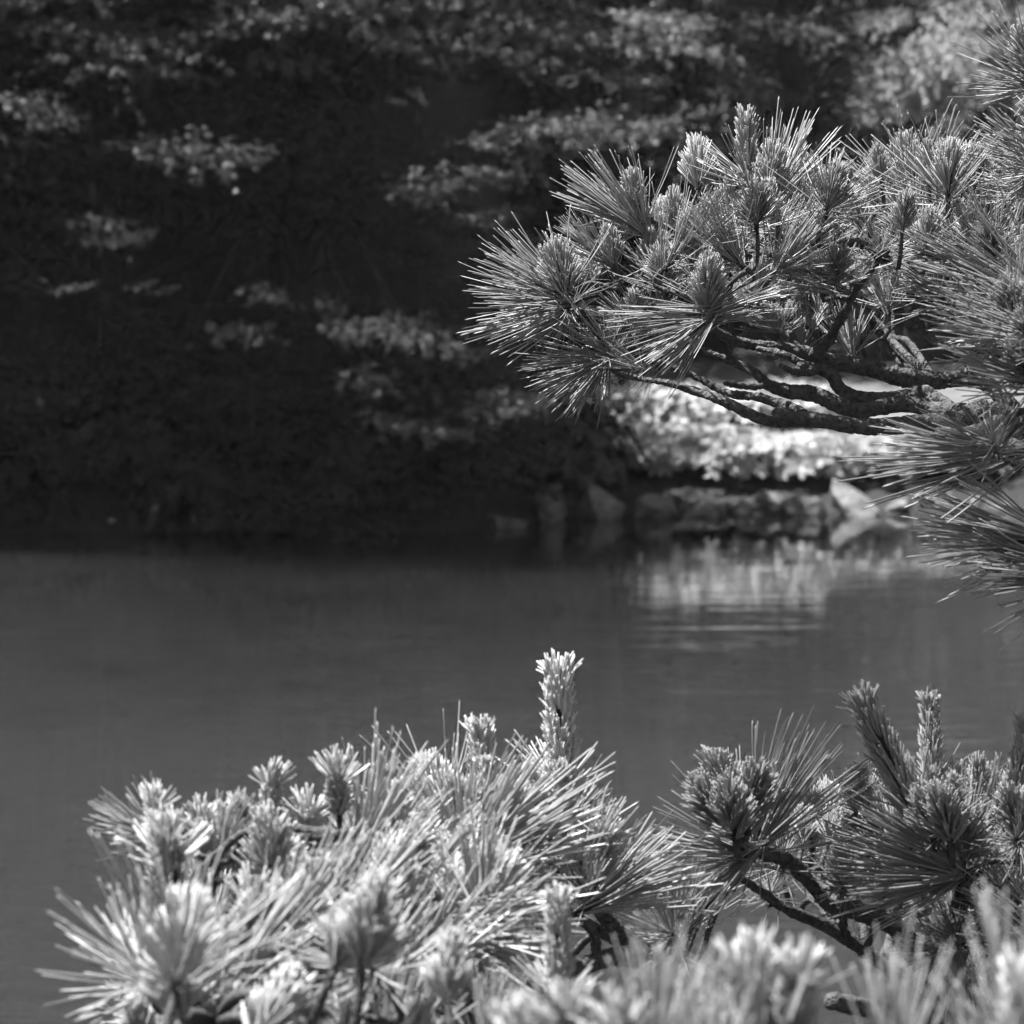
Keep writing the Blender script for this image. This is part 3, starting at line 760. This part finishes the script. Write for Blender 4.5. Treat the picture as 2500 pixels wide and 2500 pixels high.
class Maple:
    def __init__(self, x, y, h, label, r=0.13, name='maple_tree'):
        z = ground_z(x, y)
        self.b = Vector((x, y, z - 0.1))
        self.root = tag(empty(name, self.b), label, 'tree', 'trees on the far bank')
        self.h = h
        lx_, ly_ = random.uniform(-.4, .4), random.uniform(-.4, .2)
        self.path = [(x, y, z - 0.1, r * 1.4), (x + lx_ * .2, y + ly_ * .2, z + h * .2, r), (x + lx_ * .6, y + ly_ * .6, z + h * .55, r * .7), (x + lx_, y + ly_, z + h, r * .25)]
        V, F = tube(self.path, 12, 0.12, 0.15, 0, 5, self.b)
        obj('trunk', mesh('trunk', V, F, [M_TRUNK]), self.root, self.b)

    def limb_to(self, p, r=0.035):
        zt = self.b.z + min(self.h * 0.9, max(0.6, (p.z - self.b.z) * 0.75))
        t = (zt - self.b.z) / self.h
        a = Vector(self.path[0][:3]).lerp(Vector(self.path[3][:3]), t)
        m = a.lerp(p, .5) + Vector((0, 0, .12 * (p - a).length))
        V, F = tube([(*a, r), (*m, r * .7), (*p, r * .25)], 6, 0.15, 0.1, 0, 6, a)
        obj('limb', mesh('limb', V, F, [M_TRUNK]), self.root, a)

    def spray(self, p, heading, pitch, s, light=False, wide=1.0, limb=True, roll=0.0):
        q = Quaternion((0, 0, 1), heading) @ Quaternion((0, 1, 0), pitch) @ Quaternion((1, 0, 0), roll)
        if limb: self.limb_to(p, 0.013)
        obj('leaf_spray', random.choice(SPRAYS_SHADED if light == 'dark' else SPRAYS_LIGHT if light else SPRAYS), self.root, p, q, (s, s * wide, s))

    def at(self, x0, y0, x1, y1, d, wide=1.0, light=False, out=0.0, limb=True):
        """a spray that runs in the photo from pixel 0 to pixel 1 at depth d, its tip `out` metres nearer"""
        a, b_ = P(x0, y0, d), P(x1, y1, d - out)
        v = b_ - a
        self.spray(a, math.atan2(v.y, v.x), -math.atan2(v.z, math.hypot(v.x, v.y)), v.length, light, wide, limb, (random.uniform(-.05, .22) + (.4 if light else 0)) * (1 if v.x > 0 else -1))

    def inner(self, n_, box, s=(0.7, 1.2), light=False, limbs=6):
        """small sprays scattered through a box"""
        x0, x1, y0, y1, z0, z1 = box
        for k in range(n_):
            p = Vector((random.uniform(x0, x1), random.uniform(y0, y1), random.uniform(z0, z1)))
            out = math.atan2(p.y - self.b.y - 0.6, p.x - self.b.x) + random.uniform(-.9, .9)
            self.spray(p, out, random.uniform(-.1, .3), random.uniform(*s), light, random.uniform(.9, 1.4), k % max(1, n_ // limbs) == 0, random.uniform(-.3, .3))

    def crown(self, n_, box, size=0.15, clumps=40, limbs=7):
        """the leaf mass of the upper crown: leaves gathered in flat clumps"""
        x0, x1, y0, y1, z0, z1 = box
        lo, hi = np.array((x0, y0, z0)), np.array((x1, y1, z1))
        c = lo + (hi - lo) * rng.random((clumps, 3))
        p = c[rng.integers(0, clumps, n_)] + rng.normal(0, 1, (n_, 3)) * (0.55, 0.55, 0.16)
        k = n_ // 2
        p[:k] = lo + (hi - lo) * rng.random((k, 3))
        p = np.clip(p, lo - (.2, .05, .1), hi + (.2, .05, .5))
        fw = rng.normal(0, 1, (n_, 3)) * (1, 1, .4)
        V, F = leaf_block(p - np.array(self.b), fw, np.array([0, 0, 1.0]) + rng.normal(0, .4, (n_, 3)), rng.uniform(.7, 1.25, n_) * size)
        obj('crown', mesh('crown', V, F, [M_LEAF], smooth=False), self.root, self.b)
        for q in range(limbs):
            self.limb_to(Vector(c[q]), 0.05)


m1 = Maple(-4.4, 25.2, 6.5, 'dark spreading tree at the far left whose lowest sprays catch the sun')
m1.crown(2600, (-6.5, -2.2, 22.4, 24.6, 3.9, 5.2), 0.19, limbs=3)  # extra unseen leaves, added to keep sun off the left shore
m1.crown(14000, (-11.0, -2.4, 22.3, 27.5, 3.9, 6.8), 0.19)
m2 = Maple(-1.5, 25.6, 6.8, 'dark tree left of centre with layered sprays overhanging the pond')
m2.crown(7000, (-3.2, -1.7, 22.3, 28.0, 4.0, 7.0), 0.18)
m2.crown(4200, (-1.9, -0.2, 22.4, 24.5, 3.75, 6.6), limbs=4)
# unseen leaves added above the water, thinning outwards, to shade it gradually
for m_, xa, xb in ((m1, -8.0, -3.4), (m2, -3.8, -0.6)):
    nl = 13000
    q_ = np.stack([rng.uniform(xa, xb, nl), 22.8 - 8.0 * (1 - np.sqrt(1 - rng.random(nl))), rng.uniform(4.1, 7.0, nl)], 1)
    V, F = leaf_block(q_ - np.array(m_.b), rng.normal(0, 1, (nl, 3)) * (1, 1, .4), np.array([0, 0, 1.0]) + rng.normal(0, .4, (nl, 3)), rng.uniform(.7, 1.25, nl) * .07)
    obj('shade_fringe', mesh('shade_fringe', V, F, [M_LEAF], smooth=False), m_.root, m_.b)
m8 = Maple(-2.7, 24.9, 5.0, 'dark tree in deep shade between the two overhanging trees on the left', 0.09, 'shaded_tree')  # its leaves are coloured dark to stand for shade
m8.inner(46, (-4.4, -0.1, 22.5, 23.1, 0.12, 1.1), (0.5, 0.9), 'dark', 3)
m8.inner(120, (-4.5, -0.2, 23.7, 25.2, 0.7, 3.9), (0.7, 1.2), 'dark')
m3 = Maple(-3.0, 28.6, 8.0, 'tall tree standing in the shade behind the left bank')
m3.crown(12000, (-11, -1.4, 26.6, 32.0, 4.6, 9.0), 0.2)
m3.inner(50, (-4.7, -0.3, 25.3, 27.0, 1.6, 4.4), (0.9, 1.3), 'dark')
m4 = Maple(0.7, 29.6, 6.5, 'tree in the middle behind the bright clipped bushes')
m4.crown(4200, (-1.2, 1.9, 29.0, 31.5, 3.6, 7.0))
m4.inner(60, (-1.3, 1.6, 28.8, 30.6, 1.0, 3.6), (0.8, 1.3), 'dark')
m5 = Maple(2.6, 31.9, 6.5, 'tree at the upper right with one bright sunlit mound of leaves')
m5.crown(4200, (1.2, 4.0, 31.2, 34.0, 4.2, 7.0))
m5.inner(55, (1.2, 4.0, 31.2, 32.6, 1.2, 4.2), (0.9, 1.4))
m6 = Maple(4.9, 32.2, 7.0, 'tree behind the overhanging pine at the right edge of the wood')
m6.crown(4200, (3.8, 7.2, 31.4, 34.2, 4.2, 7.2))
m6.inner(50, (3.6, 6.2, 31.4, 32.8, 1.0, 4.2), (0.9, 1.4))
m7 = Maple(1.6, 35.5, 9.0, 'tall dark tree at the back of the lawn')
m7.crown(15000, (-3.0, 9.0, 33.6, 37.5, 1.8, 9.0), 0.2, 70)

for x0, y0, x1, y1, d, w, o in [
    (60, 70, 330, 60, 22.9, 1.2, .3), (160, 120, 400, 170, 22.6, 1.3, .3), (330, 130, 480, 190, 22.7, 1.0, .3), (420, 40, 620, 60, 22.8, 1.2, .2),
    (-60, 225, 200, 300, 22.0, .8, .2), (250, 352, 640, 372, 22.0, .8, .3), (300, 400, 430, 410, 22.6, .7, .1), (20, 300, 130, 360, 22.9, .6, .1),
    (190, 600, 380, 590, 23.1, .8, .2), (150, 720, 230, 690, 23.2, .9, .1), (340, 720, 440, 705, 23.2, .7, .1), (170, 530, 330, 530, 23.2, .8, .1)]:
    for k in range(2):
        jx, jy = (random.uniform(-70, 70), random.uniform(-16, 16)) if k else (0, 0)
        m1.at(x0 + jx, y0 + jy, x1 + jx, y1 + jy + random.uniform(-15, 15), (d - 0.75 if d < 22.95 else d - 1.6) - .12 * k, w, False, o, k == 0 and x0 % 3 == 0)
for x0, y0, x1, y1, d, w, o in [
    (560, 50, 860, 20, 22.5, 1.3, .4), (620, 20, 800, 60, 22.4, 1.2, .2), (700, 90, 860, 30, 22.6, 1.0, .3), (860, 60, 1010, 130, 22.6, 1.1, .3), (980, 40, 1300, 60, 22.8, 1.2, .3), (900, 20, 1150, 10, 22.7, 1.2, .3),
    (1150, 60, 1440, 120, 22.9, 1.1, .3), (1380, 60, 1600, 110, 22.9, 1.0, .3), (1500, 40, 1720, 60, 23.0, 1.0, .3), (560, 140, 800, 160, 22.9, .8, .2),
    (1060, 360, 1460, 330, 22.2, 1.0, .3), (1180, 300, 1560, 300, 22.2, .9, .2), (1330, 350, 1660, 310, 22.1, 1.0, .3), (1400, 300, 1560, 265, 22.6, .8, .1), (1000, 420, 1320, 440, 23.0, .9, .2), (920, 460, 1080, 490, 23.0, .8, .2), (1080, 530, 1280, 530, 23.1, .8, .2),
    (840, 800, 1100, 830, 21.9, 1.3, .2), (960, 780, 1170, 880, 21.9, 1.0, .2), (820, 790, 1000, 780, 22.0, 1.0, .2), (480, 800, 660, 820, 23.1, .9, .2), (600, 690, 720, 740, 23.15, .9, .2), (760, 700, 860, 860, 23.15, .7, .1), (800, 920, 960, 960, 23.1, .9, .2),
    (1080, 1010, 1340, 1015, 22.0, .9, .2), (1120, 965, 1300, 975, 22.0, .7, .2), (860, 1010, 1080, 1060, 23.3, .9, .2), (930, 1050, 1180, 1070, 23.2, .9, .2)]:
    for k in range(2):
        jx, jy = (random.uniform(-70, 70), random.uniform(-16, 16)) if k else (0, 0)
        m2.at(x0 + jx, y0 + jy, x1 + jx, y1 + jy + random.uniform(-15, 15), (d - 0.75 if d < 22.95 else d - 1.6) - .12 * k, w, False, o, k == 0 and x0 % 3 == 0)
for k in range(30):         # the sunlit fringe along the top
    x, y = random.uniform(80, 1650), random.uniform(-60, 110)
    (m1 if x < 520 else m2).at(x, y, x + random.uniform(120, 260) * random.choice((-1, 1, 1)), y + random.uniform(-20, 60), random.uniform(21.5, 22.1), random.uniform(.8, 1.3), False, .2, False)
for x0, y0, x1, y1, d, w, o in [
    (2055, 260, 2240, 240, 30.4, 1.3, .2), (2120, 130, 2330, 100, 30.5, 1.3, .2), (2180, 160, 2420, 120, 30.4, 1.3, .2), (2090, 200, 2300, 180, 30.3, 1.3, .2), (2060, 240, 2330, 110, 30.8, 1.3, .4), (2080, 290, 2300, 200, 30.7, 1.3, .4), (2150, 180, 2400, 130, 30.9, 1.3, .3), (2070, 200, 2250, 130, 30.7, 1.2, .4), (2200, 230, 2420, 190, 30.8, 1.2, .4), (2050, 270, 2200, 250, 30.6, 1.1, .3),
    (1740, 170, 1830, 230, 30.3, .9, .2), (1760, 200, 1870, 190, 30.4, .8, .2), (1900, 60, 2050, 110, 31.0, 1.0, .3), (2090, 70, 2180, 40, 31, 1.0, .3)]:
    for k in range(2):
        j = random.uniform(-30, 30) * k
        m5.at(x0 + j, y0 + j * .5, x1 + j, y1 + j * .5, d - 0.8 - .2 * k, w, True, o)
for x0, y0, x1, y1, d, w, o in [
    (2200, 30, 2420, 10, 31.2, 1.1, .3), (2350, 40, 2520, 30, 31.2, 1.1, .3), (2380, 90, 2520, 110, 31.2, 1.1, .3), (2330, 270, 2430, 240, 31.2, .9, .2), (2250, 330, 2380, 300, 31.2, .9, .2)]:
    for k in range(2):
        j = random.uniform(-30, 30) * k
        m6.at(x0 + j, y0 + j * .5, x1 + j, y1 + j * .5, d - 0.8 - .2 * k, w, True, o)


# ------------------------------------------------------------------ shrubs
def bush(name, x, y, rx, ry, rz, n_, mat, size, label, cat, group, zlift=0.0):
    z = ground_z(x, y)
    root = tag(empty(name, (x, y, z)), label, cat, group)
    B, D, Nn, Sz = [], [], [], []
    for _ in range(n_):
        a, u = random.uniform(0, 6.283), random.random() ** 0.7
        el = math.asin(u)
        d = Vector((math.cos(a) * math.cos(el), math.sin(a) * math.cos(el), math.sin(el)))
        k = random.uniform(.82, 1.04) * (1 + .30 * noise.noise(Vector((d.x * 2.4 + x * 3, d.y * 2.4, d.z * 2.4 + y))))
        c = np.array((d.x * rx * k, d.y * ry * k, zlift + (abs(d.z) ** .8) * rz * k))
        nn = np.array((d.x, d.y, d.z + .25)); nn /= np.linalg.norm(nn)
        rs = random.uniform(.7, 1.2)
        for q in range(7):
            an = q * .9 + random.uniform(-.3, .3)
            t1 = np.cross(nn, (0.3, 0.9, 0.2)); t1 /= np.linalg.norm(t1); t2 = np.cross(nn, t1)
            v = math.cos(an) * t1 + math.sin(an) * t2 + nn * random.uniform(.1, .5)
            B.append(c); D.append(v); Nn.append(nn + rng.normal(0, .25, 3)); Sz.append(size * rs * random.uniform(.8, 1.15))
    # slim oval leaves in rosettes
    B, D, Nn, Sz = map(np.array, (B, D, Nn, Sz))
    f = unit(D); s_ = unit(np.cross(Nn, f))
    pts = [(0, 0), (.35, -.22), (.75, -.17), (1, 0), (.75, .17), (.35, .22)]
    V = np.stack([B + Sz[:, None] * (u_ * f + w_ * s_) for u_, w_ in pts], 1).reshape(-1, 3)
    F = (np.array([(0, 1, 5), (1, 2, 4), (1, 4, 5), (2, 3, 4)])[None] + (np.arange(len(B)) * 6)[:, None, None]).reshape(-1, 3)
    obj('foliage', mesh('foliage', V, F, [mat], smooth=False), root, (x, y, z))
    for k in range(5):
        a = k * 1.26 + random.uniform(-.3, .3)
        e = (x + math.cos(a) * rx * .55, y + math.sin(a) * ry * .55, z + zlift + rz * .7)
        V, F2 = tube([(x + math.cos(a) * .05, y + math.sin(a) * .05, z - .05, .014), (x + math.cos(a) * rx * .3, y + math.sin(a) * ry * .3, z + rz * .35, .01), (*e, .004)], 6, .06, .1, 0, 10, Vector((x, y, z)))
        obj('stem', mesh('stem', V, F2, [M_TRUNK]), root, (x, y, z))
    return root


AZ = 'sunlit clipped bushes on the right bank'
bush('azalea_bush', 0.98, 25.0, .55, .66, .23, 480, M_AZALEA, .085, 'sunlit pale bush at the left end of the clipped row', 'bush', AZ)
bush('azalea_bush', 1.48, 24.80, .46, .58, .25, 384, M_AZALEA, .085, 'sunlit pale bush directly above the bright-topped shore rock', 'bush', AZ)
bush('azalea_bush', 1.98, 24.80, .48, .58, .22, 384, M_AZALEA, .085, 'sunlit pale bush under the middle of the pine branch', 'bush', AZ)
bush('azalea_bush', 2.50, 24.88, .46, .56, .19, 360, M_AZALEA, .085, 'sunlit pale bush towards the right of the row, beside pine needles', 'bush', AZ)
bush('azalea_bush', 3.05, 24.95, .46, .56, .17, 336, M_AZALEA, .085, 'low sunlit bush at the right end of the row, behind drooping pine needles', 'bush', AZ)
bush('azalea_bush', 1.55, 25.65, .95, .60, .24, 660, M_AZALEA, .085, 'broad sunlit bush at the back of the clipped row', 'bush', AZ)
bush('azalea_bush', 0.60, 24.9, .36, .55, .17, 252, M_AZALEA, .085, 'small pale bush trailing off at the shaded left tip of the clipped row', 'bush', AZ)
SH = 'shrubs in the shade of the far bank'
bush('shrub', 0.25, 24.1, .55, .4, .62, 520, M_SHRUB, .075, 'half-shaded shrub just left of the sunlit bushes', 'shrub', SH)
bush('shrub', -0.45, 23.28, .55, .4, .66, 520, M_LEAF_SHADED, .075, 'dim shrub low on the bank below the overhanging sprays', 'shrub', SH)
bush('shrub', -1.3, 23.18, .6, .4, .5, 460, M_LEAF_SHADED, .075, 'dark shrub at the water edge left of centre', 'shrub', SH)
bush('shrub', -3.3, 23.08, .7, .4, .5, 460, M_LEAF_SHADED, .075, 'dark shrub at the water edge by the left edge of the picture', 'shrub', SH)
bush('shrub', -1.85, 22.83, .5, .35, .35, 400, M_LEAF_SHADED, .075, 'low dark shrub touching the water between two taller dark shrubs', 'shrub', SH)
bush('shrub', -2.4, 23.18, .6, .4, .5, 460, M_LEAF_SHADED, .075, 'darkest shrub low on the bank at the left', 'shrub', SH)


# ------------------------------------------------------------------ shore rocks
import bmesh


def rock(px, py, d, w, h, dep, label, seed, tilt=0.0):
    """py: pixel row of the rock's foot"""
    p = P(px, py, d)
    bm = bmesh.new()
    rr = random.Random(int(seed * 100))
    for k in range(13):
        v = Vector((rr.gauss(0, 1), rr.gauss(0, 1), rr.gauss(0, 1))).normalized() * rr.uniform(.85, 1.1)
        bm.verts.new((v.x * w * .5, v.y * dep * .5, v.z * h * .62))
    r_ = bmesh.ops.convex_hull(bm, input=bm.verts)
    bmesh.ops.delete(bm, geom=list({g for g in r_['geom_interior'] if isinstance(g, bmesh.types.BMVert)}), context='VERTS')
    bmesh.ops.bevel(bm, geom=bm.edges[:], offset=.006, segments=1, affect='EDGES')
    bmesh.ops.triangulate(bm, faces=bm.faces[:])
    bmesh.ops.subdivide_edges(bm, edges=bm.edges[:], cuts=1)
    for v in bm.verts:
        v.co *= 1 + .16 * noise.noise(v.co * 9 + Vector((seed, 0, 0))) + .05 * noise.noise(v.co * 30)
    me = bpy.data.meshes.new('shore_rock')
    bm.to_mesh(me); bm.free()
    me.materials.append(M_ROCK)
    o = obj('shore_rock', me, None, (p.x, p.y, h * .22))
    o.rotation_euler = (0, tilt, seed)
    return tag(o, label, 'rock', 'rocks along the far waterline')


for i, a in enumerate([
    (1975, 1252, 23.95, .40, .17, .3, 'bright-topped rock at the waterline under the sunlit bushes', .1),
    (2085, 1245, 24.08, .52, .26, .4, 'wedge-shaped rock with a dark slanting face right of the bright-topped rock', -.45),
    (1885, 1240, 24.15, .28, .20, .3, 'dark rock with a thin pale top left of the bright-topped rock', .2),
    (1818, 1252, 23.95, .17, .15, .2, 'small upright dark rock with a pale corner below the clipped bushes', .6),
    (1725, 1250, 24.0, .40, .15, .3, 'low shaded rock under the front edge of the clipped bushes', -.2),
    (1590, 1258, 23.88, .34, .20, .35, 'broad shaded rock at the foot of the half-shaded shrub', .3),
    (1462, 1255, 23.75, .30, .30, .35, 'tall dim block of rock in the shade right of centre', .25),
    (1352, 1262, 23.6, .24, .33, .35, 'tall narrow rock in deep shade near the centre', -.2),
    (1235, 1280, 23.2, .30, .13, .35, 'low dark rock in deep shade left of the tall rocks', 0),
    (2195, 1248, 24.12, .26, .13, .3, 'rounded dark rock behind the pine needle tips on the right', .1),
    (2290, 1246, 24.18, .42, .20, .3, 'shaded rock at the right half hidden by pine needles', -.3),
    (2420, 1250, 24.15, .34, .16, .3, 'rightmost shore rock mostly hidden behind pine needles', .2)]):
    rock(*a[:6], a[6], i * 1.7 + .4, a[7])


# ------------------------------------------------------------------ thin even haze, added to lift the blacks
def closed_box(name, x0, x1, y0, y1, z0, z1, mat):
    V = [(x, y, z) for z in (z0, z1) for y in (y0, y1) for x in (x0, x1)]
    F = [(0, 2, 3, 1), (4, 5, 7, 6), (0, 1, 5, 4), (2, 6, 7, 3), (0, 4, 6, 2), (1, 3, 7, 5)]
    return obj(name, mesh(name, V, F, [mat], smooth=False))


M_HAZE = bpy.data.materials.new('haze')
M_HAZE.use_nodes = True
n = M_HAZE.node_tree
n.nodes.remove(n.nodes['Principled BSDF'])
pv = N(n, 'ShaderNodeVolumePrincipled')
pv.inputs['Color'].default_value = (0.9, 0.9, 0.9, 1)
pv.inputs['Density'].default_value = 0.00025
n.links.new(pv.outputs[0], n.nodes['Material Output'].inputs['Volume'])
tag(closed_box('haze', -260, 260, -210, 210, -3, 26, M_HAZE), kind='stuff')
